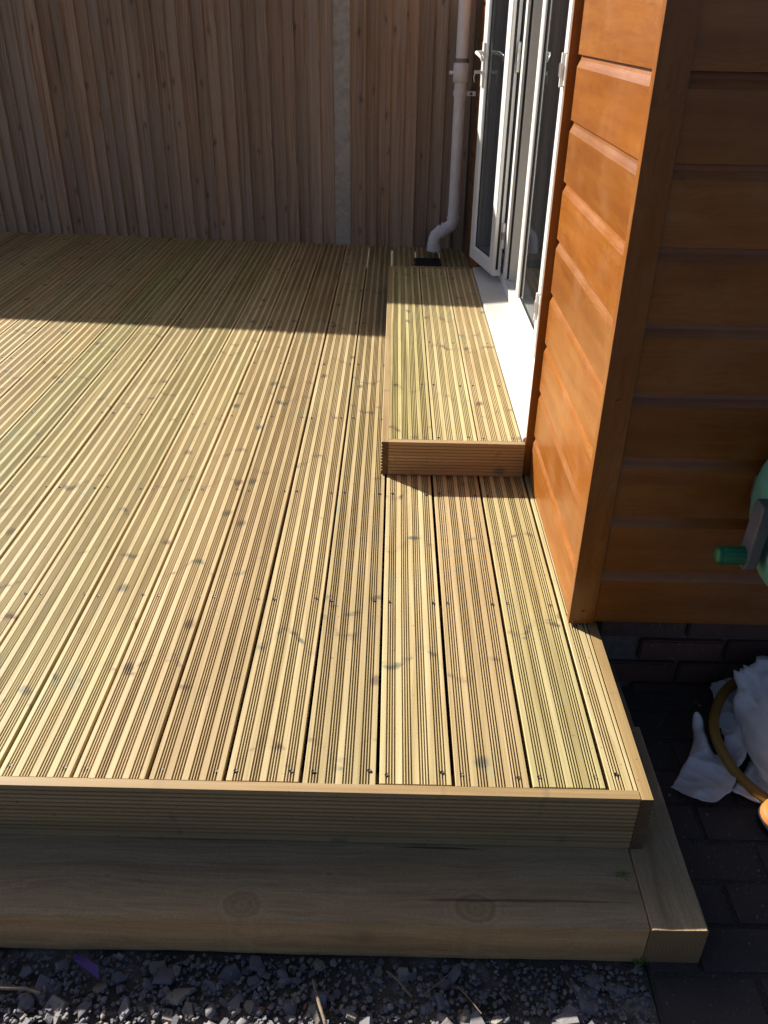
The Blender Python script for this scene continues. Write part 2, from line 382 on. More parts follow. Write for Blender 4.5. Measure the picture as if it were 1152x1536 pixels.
# soil bed with uneven surface under the slate chips
def bed():
    m = MB(); nx, ny = 96, 34; x0, x1, y0, y1 = -2.6, .508, .05, 1.10
    vs = []
    for j in range(ny+1):
        for i in range(nx+1):
            x = x0+(x1-x0)*i/nx; y = y0+(y1-y0)*j/ny
            vs.append((x, y, GZ-.012+.008*noise.noise((x*6, y*6, 0))+.005*noise.noise((x*19, y*19, 3))))
    m.add(vs, [(j*(nx+1)+i, j*(nx+1)+i+1, (j+1)*(nx+1)+i+1, (j+1)*(nx+1)+i) for j in range(ny) for i in range(nx)], True)
    return tag(obj('soil_bed', m, 'soil'), 'gritty dark soil showing between the slate chips', kind='structure')
bed()
def chips():
    m = MB(); rn = random.Random(3)
    ico = bmesh.new(); bmesh.ops.create_icosphere(ico, subdivisions=1, radius=1)
    iv = [v.co.copy() for v in ico.verts]; fi = [tuple(v.index for v in f.verts) for f in ico.faces]; ico.free()
    def put(x, y, s, slate):
        rot = Matrix.Rotation(rn.uniform(0, 6.28), 3, 'Z') @ Matrix.Rotation(rn.gauss(0, .28), 3, 'X') @ Matrix.Rotation(rn.gauss(0, .28), 3, 'Y')
        zb = GZ-.010+rn.uniform(0, .010)
        if slate:
            n = rn.choice((4, 5, 5, 6)); th = s*rn.uniform(.09, .2); asp = rn.uniform(.5, .95)
            ang = sorted(k*6.283/n+rn.uniform(-.35, .35) for k in range(n)); top = []; bot = []
            for a in ang:
                rr = s*rn.uniform(.75, 1.1)
                top.append(Vector((rr*math.cos(a)*.9, rr*math.sin(a)*asp*.9, th+rn.uniform(-.25, .25)*th)))
                bot.append(Vector((rr*math.cos(a)*1.04, rr*math.sin(a)*asp*1.04, -th)))
            vs = [rot @ p+Vector((x, y, zb)) for p in top+bot]
            fs = [tuple(range(n)), tuple(range(2*n-1, n-1, -1))]+[(i, n+i, n+(i+1) % n, (i+1) % n) for i in range(n)]
            m.add(vs, fs)
        else:
            sc = Vector((s, s*rn.uniform(.6, 1), s*rn.uniform(.45, .8))); jit = [rn.uniform(.8, 1.12) for _ in iv]
            m.add([rot @ Vector((p.x*sc.x*j, p.y*sc.y*j, p.z*sc.z*j))+Vector((x, y, zb)) for p, j in zip(iv, jit)], fi, rn.random() < .6)
    def rim(x, y, s): return x+s < .506 and y+s < .962
    for _ in range(2600):
        x = rn.uniform(-2.4, .5); y = rn.uniform(.2, .96); s = min(.034, max(.007, rn.lognormvariate(-4.35, .42)))
        if noise.noise((x*7, y*7, 9))*.5+rn.random() < .25: continue
        if rim(x, y, s): put(x, y, s, rn.random() < .85)
    for _ in range(9000):
        x = rn.uniform(-1.5, .5); y = rn.uniform(.55, .96); s = rn.uniform(.0025, .0075)
        if rim(x, y, s): put(x, y, s, rn.random() < .45)
    return tag(obj('slate_chippings', m, 'slate_chips'), 'loose dark slate chippings and pebbles below the front sleeper', 'gravel', kind='stuff')
chips()
# block paving to the right: each paver its own piece
def paving():
    root = empty('block_paving', (0, 0, GZ), 'dark clay block paving beside the right hand sleepers', None); root['kind'] = 'structure'
    bm = bmesh.new(); bmesh.ops.create_cube(bm, size=1)
    bmesh.ops.scale(bm, vec=(.197, .0975, .05), verts=bm.verts); bmesh.ops.bevel(bm, geom=list(bm.edges), offset=.005, segments=2, affect='EDGES')
    me = bpy.data.meshes.new('paver'); bm.to_mesh(me); bm.free()
    rn = random.Random(5); row = 0; y = .34
    while y < 1.70:
        off = (0, .1)[row % 2]+.0
        x = .51+off-.1
        while x < 2.0:
            if x+.1 > .61 or True:
                xc = x+.1
                if xc-.1 >= .505:
                    o = link('paver', me, 'paver', root, (xc, y+.05, -.025+rn.uniform(-.002, .002)), (rn.gauss(0, .008), rn.gauss(0, .008), rn.gauss(0, .006)))
                elif xc > .5:
                    o = link('paver', me, 'paver', root, (xc+.05, y+.05, -.025+rn.uniform(-.002, .002))); o.scale.x = .49
            x += .2
        y += .1; row += 1
    m = MB().box((.51, .34, -.05), (2.0, 1.72, -.0035)); obj('jointing_sand', m, 'joint_sand', root)
paving()

# ------------------------------------------------------------------ deck
BW, BT = .1445, .028
def deck_profile(width=BW, th=BT, groove=.0038, flat_first=.0095):
    """groups of four grooves between wide flats; (x,z) outline, top at z=0"""
    gs = []; x = flat_first
    for grp in range(4):
        for k in range(4): gs.append(x+k*.0057)
        x += 3*.0057+.0163+groove*.2
    pts = [(0, -th), (0, -.0009), (.0008, 0)]
    for gx in gs:
        if gx+groove > width-.003: break
        pts += [(gx, 0), (gx+.0006, -.006), (gx+groove-.0006, -.006), (gx+groove, 0)]
    pts += [(width-.0008, 0), (width, -.0009), (width, -th)]
    return pts[::-1]
def board_mesh(name, L, width=BW, seed=0, n=14):
    p = deck_profile(width); k = len(p); m = MB(); vs = []
    for i in range(n+1):
        y = L*i/n; dx = .0016*noise.noise((y*.9, seed*5.3, 1))+.0006*noise.noise((y*3.1, seed*5.3, 8)); dz = .0012*noise.noise((y*1.3, seed*3.7, 4))
        vs += [(a+dx, y, b+dz) for a, b in p]
    m.add(vs, [(i*k+j, i*k+(j+1) % k, (i+1)*k+(j+1) % k, (i+1)*k+j) for i in range(n) for j in range(k)]+[tuple(range(k-1, -1, -1)), tuple(n*k+j for j in range(k))])
    return m.mesh(name)
gaps = [.4425, .2930, .1400, -.0105, -.1620, -.3130, -.4640, -.6130]
while gaps[-1] > -3.5: gaps.append(gaps[-1]-.1506+random.uniform(-.0012, .0012))
def fence_y(x): return 5.735-.077*(x+.357)
deck = empty('timber_deck', (0, 1.137, 0), 'large sunlit deck of yellow-green grooved timber boards', 'deck')
YF = 1.160
REF = 4.55
bmes = [board_mesh('deck_board', REF, seed=q+1) for q in range(6)]
rows = [1.190, 1.765, 2.338, 2.912, 3.48, 4.06, 4.64, 5.22]
scr = MB()
def screw(m, x, y, z=0, r=.0042):
    n = 8; pts = [(x+r*math.cos(k*6.283/n), y+r*math.sin(k*6.283/n)) for k in range(n)]
    m.add([(px, py, z-.003) for px, py in pts]+[(px, py, z+.0007) for px, py in pts]+[(x, y, z-.0006)],
          [(i, (i+1) % n, n+(i+1) % n, n+i) for i in range(n)]+[(n+i, n+(i+1) % n, 2*n) for i in range(n)])
for i in range(len(gaps)-1):
    xl = gaps[i+1]+.0039; wd = gaps[i]-.0039-xl
    L = fence_y(xl)-.012-YF
    o = link('deck_board', bmes[i % 6], 'deck_wood', deck, (xl, YF-1.137, random.uniform(-.0012, .0006)), (0, random.gauss(0, .002), random.gauss(0, .0002)))
    o.scale = (wd/BW, (L+random.uniform(-.004, 0))/REF, 1)
    if random.random() < .5:                      # some boards were laid end for end
        o.rotation_euler.z = math.pi; o.location = (xl+wd, YF-1.137+L, o.location.z)
    for ry in rows:
        for fx in (.0165, .128):
            screw(scr, xl+fx+random.uniform(-.003, .003), ry+random.uniform(-.006, .006)-1.137, random.uniform(0, .0004))
# ripped board along the building
me = board_mesh('ripped_board', 4.4, .0535)
o = link('deck_board', me, 'deck_wood', deck, (.4475, YF-1.137, -.0008)); o['label'] = 'narrow ripped board along the wall'
for ry in rows: screw(scr, .4475+.02, ry-1.137+.01)
tag(obj('deck_screws', scr, 'screw', deck), 'small dark countersunk deck screws', kind='stuff')
# front and side edge boards (on edge, grooves outward)
def fascia(name, L, h, th, parent, loc, rot, m='edge_wood', bev=.0012):
    """board on edge; local Y = grain, local X = height (0 top .. h), local Z = face outward"""
    p = []; x = .010
    pts = [(0, -th), (0, -.0012), (.0012, 0)]
    while x < h-.012:
        pts += [(x, 0), (x+.001, -.0028), (x+.0032, -.0028), (x+.0042, 0)]; x += .0112
    pts += [(h-.0012, 0), (h, -.0012), (h, -th)]
    me = MB().prism(pts[::-1], L).mesh(name); me.materials.append(M[m]); me.materials.append(M['sawn_dark'])
    for p_ in me.polygons[-2:]: p_.material_index = 1
    return link(name, me, m, parent, loc, rot)
def frame(o, xa, ya, za, loc):
    m = Matrix((xa, ya, za)).transposed().to_4x4(); m.translation = loc; o.matrix_local = m; return o
def vec(*a): return Vector(a)
FL = 4.02
o = fascia('front_edge_board', FL, .144, .0225, deck, (0, 0, 0), (0, 0, 0))
frame(o, vec(0, 0, -1), vec(-1, 0, 0), vec(0, -1, 0), (.5015, 0, .0))          # from right end to the left
o = fascia('side_edge_board', 4.3, .144, .0235, deck, (0, 0, 0), (0, 0, 0))
frame(o, vec(0, 0, -1), vec(0, 1, 0), vec(1, 0, 0), (.527, 0, .0))
# joists glimpsed in the gaps
for k, ry in enumerate(rows):
    box('joist', (-3.5, ry-1.137-.024, -.20), (.5, ry-1.137+.024, -.0295), 'edge_wood', deck)

# step in front of the doors
SZ = .119; SY0, SY1 = 2.463, 4.70
step = empty('deck_step', (0, SY0, 0), 'raised timber step of three grooved boards below the white doors', 'step')
sx = [-.0035, .1395, .2855, .4295]
scs = MB(); bms = board_mesh('tread_board', SY1-SY0-.045)
for i in range(3):
    o = link('tread_board', bms, 'deck_wood', step, (sx[i]+(.0035 if i else 0), .0235, SZ+random.uniform(-.0006, .0006)))
    o.scale.x = (sx[i+1]-sx[i]-(.0035 if i else 0)-.001)/BW
    for ry in (.045, .50, .98, 1.5, 2.1):
        for fx in (.02, .118): screw(scs, sx[i]+fx, ry+random.uniform(-.006, .006), SZ)
tag(obj('step_screws', scs, 'screw', step), 'small dark screws in the step treads', kind='stuff')
o = fascia('step_front_board', .4375+.0035, SZ-.001, .022, step, (0, 0, 0), (0, 0, 0))
frame(o, vec(0, 0, -1), vec(-1, 0, 0), vec(0, -1, 0), (.4375, 0, SZ))
o = fascia('step_side_board', SY1-SY0, SZ-.001, .0225, step, (0, 0, 0), (0, 0, 0))
frame(o, vec(0, 0, -1), vec(0, -1, 0), vec(-1, 0, 0), (-.0265, SY1-SY0, SZ+.0006))
o = fascia('step_back_board', .4235+.0035, SZ-.001, .020, step, (0, 0, 0), (0, 0, 0))
frame(o, vec(0, 0, -1), vec(1, 0, 0), vec(0, 1, 0), (-.0035, SY1-SY0, SZ+.0006))

# ------------------------------------------------------------------ sleepers
def sleeper(name, L, wdt, h, loc, rz, label, seed):
    rn = random.Random(seed); m = MB(); n = max(12, int(L/.03))
    c = .0035
    base = [(0, -h), (0, -c), (c, 0), (wdt*.35, .0), (wdt*.7, 0), (wdt-c, 0), (wdt, -c), (wdt, -h)]
    vs = []
    for i in range(n+1):
        y = L*i/n
        for (a, b) in base:
            vs.append((a+.003*noise.noise((y*4, a*9, seed))+.0012*noise.noise((y*23, a*30, seed)), y, b+.003*noise.noise((y*4+9, a*14, seed))+.0012*noise.noise((y*21, a*40, seed+5))))
    k = len(base); fs = [(i*k+j, i*k+(j+1) % k, (i+1)*k+(j+1) % k, (i+1)*k+j) for i in range(n) for j in range(k)]
    m.add(vs, fs)
    root = empty(name, loc, label, 'sleeper', rz, 'timber sleepers edging the deck')
    obj('beam', m, 'sleeper_knotty' if seed == 3 else 'sleeper_wood', root); obj('sawn_end', MB().add(vs[:k], [tuple(range(k-1, -1, -1))]), 'end_grain', root); obj('sawn_end', MB().add(vs[-k:], [tuple(range(k))]), 'end_grain', root)
    return root
sleeper('timber_sleeper', 3.98, .200, .102, (.500, .963, -.1455), math.pi/2, 'weathered grey-brown sleeper lying flat in front of the deck edge', 3)
sleeper('timber_sleeper', .52, .106, .1005, (.5025, .962, -.1455), 0, 'short sleeper with square cut end, butted across the front sleeper', 8)
sleeper('timber_sleeper', 1.2, .098, .09, (.5025, 1.486, -.155), 0, 'dark shaded sleeper running on under the building wall', 11)

# ------------------------------------------------------------------ fence
FR = math.atan(-.077)
def fence_bay(x0, x1, label, seed, warm=False):
    rn = random.Random(seed)
    root = empty('fence_panel', (-.335, fence_y(-.335), 0), label, 'fence', FR, 'closeboard fence bays behind the deck')
    mes = []
    for k in range(3):
        m = MB(); n = 10; H = 1.66
        vs = []
        for i in range(n+1):
            z = -.03+H*i/n; b = .0018*noise.noise((z*2.1, k*7.0, 0))
            vs += [(.088, .004, z), (.1, -.020+b, z), (.097, -.022+b, z), (.05, -.0125+b*.6, z), (.002, -.0035, z), (0, .004, z)]
        fs = [(i*6+j, i*6+(j+1) % 6, (i+1)*6+(j+1) % 6, (i+1)*6+j) for i in range(n) for j in range(6)]+[(5, 4, 3, 2, 1, 0), tuple(n*6+j for j in range(6))]
        m.add(vs, fs); mes.append(m.mesh('fence_board'))
    x = x0; nails = MB(); j = 0
    while x < x1-.04:
        wd = min(rn.uniform(.094, .103), x1-x)
        o = link('fence_board', rn.choice(mes), 'fence_wood', root, (x, rn.uniform(-.0015, .0015), rn.uniform(-.012, .012)), (0, rn.gauss(0, .0018), rn.gauss(0, .012)))
        o.scale.x = wd/.1
        for z in (.10, .78, 1.42):
            for dx in (.014,):
                n = 6; cx = x+wd-dx+rn.uniform(-.003, .003); cz = z+rn.uniform(-.012, .012); r = .0028
                nails.add([(cx+r*math.cos(q*1.047), -.0225, cz+r*math.sin(q*1.047)) for q in range(n)]+[(cx+r*math.cos(q*1.047), -.012, cz+r*math.sin(q*1.047)) for q in range(n)],
                          [tuple(range(n))]+[(i, (i+1) % n, n+(i+1) % n, n+i) for i in range(n)])
        x += wd-rn.uniform(.016, .024)
    link('fence_board', mes[0], 'fence_wood', root, (x1-.1, -.003, 0))          # last board closes up to the post
    tag(obj('nail_heads', nails, 'screw', root), 'rows of small dark nail heads', kind='stuff')
    for z in (.1, .78, 1.42): box('rail', (x0+.004, .006, z-.035), (x1-.004, .045, z+.035), 'fence_wood', root)
    box('capping_rail', (x0+.004, -.03, 1.655), (x1-.004, .035, 1.68), 'fence_wood', root, bevel=.004)
    return root
fence_bay(-3.02, -.048, 'wide bay of weathered grey-brown vertical boards left of the concrete post', 21)
fence_bay(.048, 1.75, 'fence bay of brown vertical boards between the concrete post and the building', 22)
fence_bay(-6.05, -3.13, 'far bay of weathered vertical boards beyond the second concrete post', 23)
for k, px in enumerate((0, -3.075)):
    root = empty('concrete_post', (-.335+px*math.cos(FR), fence_y(-.335)+px*math.sin(FR), 0),
                 ('slender grey concrete fence post standing beside the downpipe bay', 'grey concrete fence post at the far end of the wide bay')[k], 'post', FR, 'concrete fence posts')
    m = MB().box((-.052, -.022, -.6), (.052, .10, 1.70)); obj('shaft', m, 'concrete', root, bevel=.008)
    m = MB(); m.add([(-.052, -.022, 0), (.052, -.022, 0), (.052, .10, 0), (-.052, .10, 0), (-.02, .02, .03), (.02, .02, .03), (.02, .06, .03), (-.02, .06, .03)],
          [(0, 1, 5, 4), (1, 2, 6, 5), (2, 3, 7, 6), (3, 0, 4, 7), (4, 5, 6, 7), (3, 2, 1, 0)])
    obj('weathered_cap', m, 'concrete', root, loc=(0, 0, 1.7005))

# ------------------------------------------------------------------ building
BX, BY = .456, 1.682
YD0, YD1 = 2.50, 4.66          # door set
YB = 5.52
house = empty('clad_garden_room', (BX, BY, 0), 'garden room clad in orange-brown wood grain boards with white doors', 'building')
def hp(x, y, z): return (x-BX, y-BY, z)
PITCH = .1524; Z0 = .008
def clad_mesh(L):
    # local X along the wall, local Y outward is -Y, Z up
    prof = [(.016, 0), (.0, .0), (-.0, .1235), (.0035, .132), (.0075, .140), (.0105, .1515), (.016, .1515)]
    m = MB(); n = len(prof)
    vs = [(0, a, b) for a, b in prof]+[(L, a, b) for a, b in prof]
    m.add(vs, [(i, (i+1) % n, n+(i+1) % n, n+i) for i in range(n)]+[tuple(range(n-1, -1, -1)), tuple(range(n, 2*n))])
    return m.mesh('cladding_board')
TOPZ = 2.30
front_me = clad_mesh(2.9); near_me = clad_mesh(2.452-(BY+.024)); far_me = clad_mesh(YB-YD1-.03); head_me = clad_mesh(YD1-YD0)
for k in range(15):
    z = Z0+PITCH*k
    link('cladding_board', front_me, 'oak_foil', house, (.058, .006, z))
    link('cladding_board', near_me, 'oak_foil', house, (.004, 2.452-BY, z), (0, 0, -math.pi/2))
    link('cladding_board', far_me, 'oak_foil', house, (.004, YB-BY, z), (0, 0, -math.pi/2))
    if z > 2.12: link('cladding_board', head_me, 'oak_foil', house, (.004, YD1-BY-.002, z), (0, 0, -math.pi/2))
# corner trim (L section), slightly proud of the boards
m = MB(); m.prism([(0, 0), (.062, 0), (.062, .005), (.005, .005), (.005, .026), (0, .026)], TOPZ-.004, 'Z', .004)
obj('corner_trim', m, 'oak_foil_upright', house, loc=(-.0015, 0, 0), bevel=.0012)
# channel trim at the door reveal
m = MB(); m.prism([(-.016, 2.476-BY), (.105, 2.476-BY), (.105, 2.484-BY), (-.016, 2.484-BY)], TOPZ-.01, 'Z', .004)
obj('reveal_trim', m, 'oak_foil_upright', house, bevel=.001)
m = MB(); m.prism([(-.004, YD1+.004-BY), (.105, YD1+.004-BY), (.105, YD1+.012-BY), (-.004, YD1+.012-BY)], TOPZ-.01, 'Z', .004)
obj('reveal_trim', m, 'oak_foil_upright', house, bevel=.001)
# fixings on the corner trim
m = MB()
for z in (.04, .60, 1.2):
    m.tube([(.030, -.0008, z), (.030, -.003, z)], .0045, 10)
obj('trim_pins', m, 'oak_foil', house)
# wall cores (coloured near black so the trim gap reads as shade), room shell
core = MB()
def hb(mb, a, b): return mb.box(hp(*a), hp(*b))
hb(core, (BX+.021, BY+.024, .012), (BX+.10, 2.474, TOPZ-.004)); hb(core, (BX+.021, YD1+.013, .012), (BX+.10, YB-.002, TOPZ-.004))
hb(core, (BX+.021, 2.486, 2.14), (BX+.10, YD1+.002, TOPZ-.004)); hb(core, (BX+.101, BY+.024, .012), (3.34, BY+.10, TOPZ-.004))
hb(core, (3.345, BY+.024, -.2), (3.42, YB-.09, TOPZ-.004)); hb(core, (BX+.101, YB-.08, -.2), (3.42, YB-.002, TOPZ-.004))
obj('wall_core', core, 'black_gap', house)
m = MB(); hb(m, (BX+.101, BY+.101, .06), (3.344, YB-.081, .118)); obj('room_floor', m, 'threshold_wood', house)
m = MB(); hb(m, (BX+.12, BY+.102, .119), (3.34, BY+.112, 2.2)); hb(m, (3.33, BY+.113, .119), (3.343, YB-.083, 2.2)); hb(m, (BX+.12, YB-.093, .119), (3.328, YB-.082, 2.2))
hb(m, (BX+.12, BY+.114, 2.201), (3.342, YB-.084, 2.215)); obj('room_lining', m, 'interior', house)
m = MB(); hb(m, (BX-.06, BY-.06, TOPZ), (3.5, YB+.04, TOPZ+.10)); obj('roof', m, 'roof_felt', house)
# brick plinth
pl = MB(); hb(pl, (.545, 1.738, -.30), (3.42, 1.83, .006)); hb(pl, (.545, 1.8302, -.30), (.64, YB-.01, .006))
plinth = obj('brick_plinth', pl, 'mortar', house)
bm = bmesh.new(); bmesh.ops.create_cube(bm, size=1); bmesh.ops.scale(bm, vec=(.215, .02, .065), verts=bm.verts)
bmesh.ops.bevel(bm, geom=list(bm.edges), offset=.004, segments=2, affect='EDGES'); bme2 = bpy.data.meshes.new('brick'); bm.to_mesh(bme2); bm.free()
rn = random.Random(9)
for r_ in range(4):
    for c_ in range(7):
        link('brick', bme2, 'brick', plinth, hp(.545+.112*((r_ % 2)+1)+.225*c_-.11*0, 1.733+rn.uniform(-.002, .002), -.036-.075*r_), (0, 0, rn.gauss(0, .006)))
# ---- door set
FX = .550                      # outer face of the frame
T0, T1 = .0, .062
sill = MB().prism([(-.020, .104), (-.024, .108), (-.024, .128), (-.020, .133), (.100, .142), (.165, .142), (.165, .104)], YD1-.006-(2.489), 'Y', 2.489-BY)
obj('door_sill', sill, 'sill_upvc', house, bevel=.0015)
def frame_boxes(mb, y0, y1, z0, z1, wd, xa, xb):
    hb(mb, (xa, y0, z0), (xb, y0+wd, z1)); hb(mb, (xa, y1-wd, z0), (xb, y1, z1))
    hb(mb, (xa, y0+wd+.0004, z0), (xb, y1-wd-.0004, z0+wd)); hb(mb, (xa, y0+wd+.0004, z1-wd), (xb, y1-wd-.0004, z1))
fr = MB(); zf0, zf1 = .1425, 2.135
hb(fr, (FX, 2.49, zf0), (FX+.065, YD1-.002, zf0+.045)); hb(fr, (FX, 2.49, zf1-.05), (FX+.065, YD1-.002, zf1))
YJ0, YJ1 = 3.09, 4.20
for (a, b) in ((2.49, 2.55), (YJ0-.06, YJ0), (YJ1, YJ1+.06), (YD1-.062, YD1-.002)):
    hb(fr, (FX, a, zf0+.0454), (FX+.065, b, zf1-.0504))
    if a in (YJ1,):          # rebate step on the far jamb
        hb(fr, (FX+.022, a-.018, zf0+.0454), (FX+.064, a-.0004, zf1-.0504))
obj('door_frame', fr, 'white_upvc', house, bevel=.002)
# threshold ridges inside the opening
th = MB()
for k in range(5): hb(th, (FX+.072+.017*k, YJ0, .1195), (FX+.081+.017*k, YJ1-.001, .178-.002*k))
obj('threshold_track', th, 'threshold_wood', house)
# inner jamb lining facing the opening
jl = MB(); hb(jl, (FX+.0655, YJ1-.004, .119), (FX+.16, YJ1+.05, 2.14)); hb(jl, (FX+.0655, YJ0-.05, .119), (FX+.16, YJ0+.004, 2.14)); obj('jamb_lining', jl, 'white_upvc', house, bevel=.002)
gk = MB(); hb(gk, (FX+.012, YJ1-.0035, zf0+.05), (FX+.0215, YJ1-.0004, zf1-.06)); obj('jamb_gasket', gk, 'rubber', house)
def sash(name, W, H, parent, loc, rz, th=.046, label=None):
    """local X along the width, local Y thickness (outer face y=0, inside +), Z up"""
    sw = .072; m = MB()
    def ring(y0, y1, a, b):
        m.box((a, y0, a), (b, y1, H-a)); m.box((W-b, y0, a), (W-a, y1, H-a)); m.box((b+.0003, y0, a), (W-b-.0003, y1, b)); m.box((b+.0003, y0, H-b), (W-b-.0003, y1, H-a))
    # mitred ring with a bevelled glazing bead
    def mit(prof):
        # prof: list of (inset, y)
        n = len(prof); vs = []
        for (cx, cz, sx_, sz_) in ((0, 0, 1, 1), (W, 0, -1, 1), (W, H, -1, -1), (0, H, 1, -1)):
            vs += [(cx+sx_*i, y, cz+sz_*i) for i, y in prof]
        fs = [(c*n+j, c*n+(j+1) % n, ((c+1) % 4)*n+(j+1) % n, ((c+1) % 4)*n+j) for c in range(4) for j in range(n)]
        m.add(vs, fs)
    mit([(0, .004), (.003, 0), (sw-.014, 0), (sw-.008, .004), (sw, .0145), (sw, th-.0145), (sw-.008, th-.004), (sw-.014, th), (.003, th), (0, th-.004)])
    o = obj(name, m, 'white_upvc', parent, loc=loc, rot=(0, 0, rz))
    if label: o['label'] = label
    g = MB().box((sw-.008, th*.5-.010, sw-.008), (W-sw+.008, th*.5+.010, H-sw+.008)); obj('glass_pane', g, 'pane_glass', o)
    gs = MB()
    def gring(y0, y1):
        gs.box((sw, y0, sw), (sw+.004, y1, H-sw)); gs.box((W-sw-.004, y0, sw), (W-sw, y1, H-sw)); gs.box((sw+.0042, y0, sw), (W-sw-.0042, y1, sw+.004)); gs.box((sw+.0042, y0, H-sw-.004), (W-sw-.0042, y1, H-sw))
    gring(.0085, th*.5-.0103); gring(th*.5+.0103, th-.0085)
    obj('glazing_gasket', gs, 'rubber', o)
    return o
LZ, LH = .170, 1.94
# fixed sidelights
o = sash('side_light', .478, LH, house, hp(FX+.008, 3.028, LZ+.018), -math.pi/2)
o = sash('side_light', .334, LH, house, hp(FX+.008, 4.596, LZ+.018), -math.pi/2)
# near leaf, closed (local X runs toward the camera)
NW = .640
near = sash('door_leaf', NW, LH, house, hp(FX-.006, 3.735, LZ+.012), -math.pi/2, label='closed white glazed door leaf')
def hinge(parent, x, z):
    m = MB(); m.tube([(x, -.008, z-.05), (x, -.008, z+.05)], .0075, 12); m.box((x-.030, -.0045, z-.045), (x-.004, -.0003, z+.045)); m.box((x+.004, -.0045, z-.045), (x+.026, -.0003, z+.045))
    obj('hinge', m, 'white_upvc', parent)
    b = MB(); b.box((x-.011, -.0185, z-.02), (x+.011, -.0155, z+.02)); obj('hinge_plate', b, 'metal', parent)
for z in (.20, .98, 1.76): hinge(near, NW-.006, z)
# far leaf, swung right back on its hinges: pivot near jamb, inside face now outward
A = Vector((.500, 4.315)); B = Vector((.418, 4.695)); d = (B-A); FWD = .405
ang = math.atan2(d.y, d.x)                       # local X from near edge to far edge; +Y would point to -x side
far = sash('door_leaf', FWD, LH, house, hp(A.x, A.y, LZ+.006), ang, label='open white glazed door leaf folded back, with handle')
# local +Y of this rotation points toward -x ; shift so the outer face (y=th) sits on the A-B line
far.location = Vector(hp(A.x, A.y, LZ+.006))-Vector((math.cos(ang+math.pi/2), math.sin(ang+math.pi/2), 0))*.046
def handle(parent, x, z, side):
    s = 1 if side > 0 else -1; y0 = .046 if side > 0 else 0
    m = MB(); m.box((x-.014, min(y0, y0+s*.009), z-.12), (x+.014, max(y0, y0+s*.009), z+.075)); o = obj('handle_plate', m, 'white_upvc', parent, bevel=.003)
    m = MB(); m.tube([(x, y0+s*.008, z+.03), (x, y0+s*.034, z+.03), (x-.008, y0+s*.042, z+.029), (x-.05, y0+s*.044, z+.022), (x-.088, y0+s*.042, z+.012), (x-.096, y0+s*.038, z-.002)], [.0085, .0085, .009, .008, .0072, .0065], 12)
    obj('lever_handle', m, 'white_upvc', parent)
    m = MB(); m.tube([(x, y0+s*.009, z-.055), (x, y0+s*.017, z-.055)], .009, 12); m.box((x-.0012, min(y0+s*.017, y0+s*.046), z-.062), (x+.0012, max(y0+s*.017, y0+s*.046), z-.047))
    m.tube([(x, y0+s*.04, z-.058), (x+.002, y0+s*.047, z-.075), (x, y0+s*.044, z-.1)], .0016, 6)
    obj('key', m, 'metal', parent)
handle(far, FWD-.034, .955, 1); handle(far, FWD-.034, .955, -1)
# lock keep, edge gasket and hinge on the leaf edge
m = MB(); m.box((-.0018, .017, .03), (-.0002, .029, LH-.03)); obj('edge_gasket', m, 'rubber', far)
for z in (.20, .98, 1.76):
    m = MB(); m.tube([(-.014, .006, z-.06), (-.014, .006, z+.06)], .008, 12); m.box((-.013, .002, z-.05), (-.0003, .010, z+.05))
    h = obj('hinge', m, 'white_upvc', far)
    m = MB(); m.box((-.024, .0005, z-.018), (-.010, .0155, z+.018)); obj('hinge_plate', m, 'metal', far)

# ------------------------------------------------------------------ downpipe
dp = empty('downpipe', (.364, 5.42, 0), 'white plastic downpipe with angled shoe fixed to the clad wall', 'downpipe')
R = .0365
px0, py0 = 0, 0
m = MB(); m.tube([(.0, 0, .95), (.0, 0, 2.32)], R, 24); obj('upper_pipe', m, 'pipe_upvc', dp)
m = MB(); m.tube([(.002, 0, .235), (.0, 0, 1.02)], R-.001, 24); obj('lower_pipe', m, 'pipe_upvc', dp)
m = MB(); m.tube([(0, 0, .985), (0, 0, .988), (0, 0, 1.083), (0, 0, 1.086)], [R+.004, R+.010, R+.010, R+.004], 24); o = obj('rain_diverter', m, 'pipe_upvc', dp)
m2 = MB(); m2.tube([(-R-.004, 0, 1.035), (-R-.032, 0, 1.035)], .011, 14); obj('diverter_spout', m2, 'pipe_upvc', o)
m = MB(); m.tube([(0, 0, 1.087), (0, 0, 1.108)], R+.0015, 24); obj('grimy_collar', m, 'grimy_plastic', dp)
m = MB(); m.tube([(0, 0, .915), (0, 0, .945)], R+.004, 24); m.box((R, -.012, .918), (.088, .012, .942)); o = obj('pipe_clip', m, 'pipe_upvc', dp)
m = MB(); m.tube([(.062, -.0122, .93), (.062, -.016, .93)], .008, 10); obj('clip_screw', m, 'screw', o)
m = MB(); m.tube([(.002, 0, .30), (.002, 0, .235), (-.002, 0, .212), (-.014, 0, .192), (-.034, 0, .178), (-.09, 0, .146), (-.104, 0, .132), (-.112, 0, .112), (-.113, 0, .04)], R+.001, 24); obj('swan_neck', m, 'pipe_upvc', dp)
for (a, b) in (((-.040, 0, .1745), (-.052, 0, .168)), ((-.066, 0, .160), (-.080, 0, .152)), ((-.113, 0, .085), (-.113, 0, .04))):
    m = MB(); m.tube([a, b], R+.007, 24); obj('socket', m, 'pipe_upvc', dp)
m = MB(); m.tube([(.002, 0, .232), (.002, 0, .248)], R+.006, 24); obj('socket', m, 'pipe_upvc', dp)
dr = empty('drain_gully', (.21, 5.275, 0), 'dark drain opening in the deck below the downpipe shoe', 'drain')
m = MB(); m.box((-.082, -.085, -.002), (.082, -.073, .007)); m.box((-.082, .073, -.002), (.082, .085, .007)); m.box((-.082, -.0728, -.002), (-.07, .0728, .007)); m.box((.07, -.0728, -.002), (.082, .0728, .007)); obj('gully_frame', m, 'drain_plastic', dr)
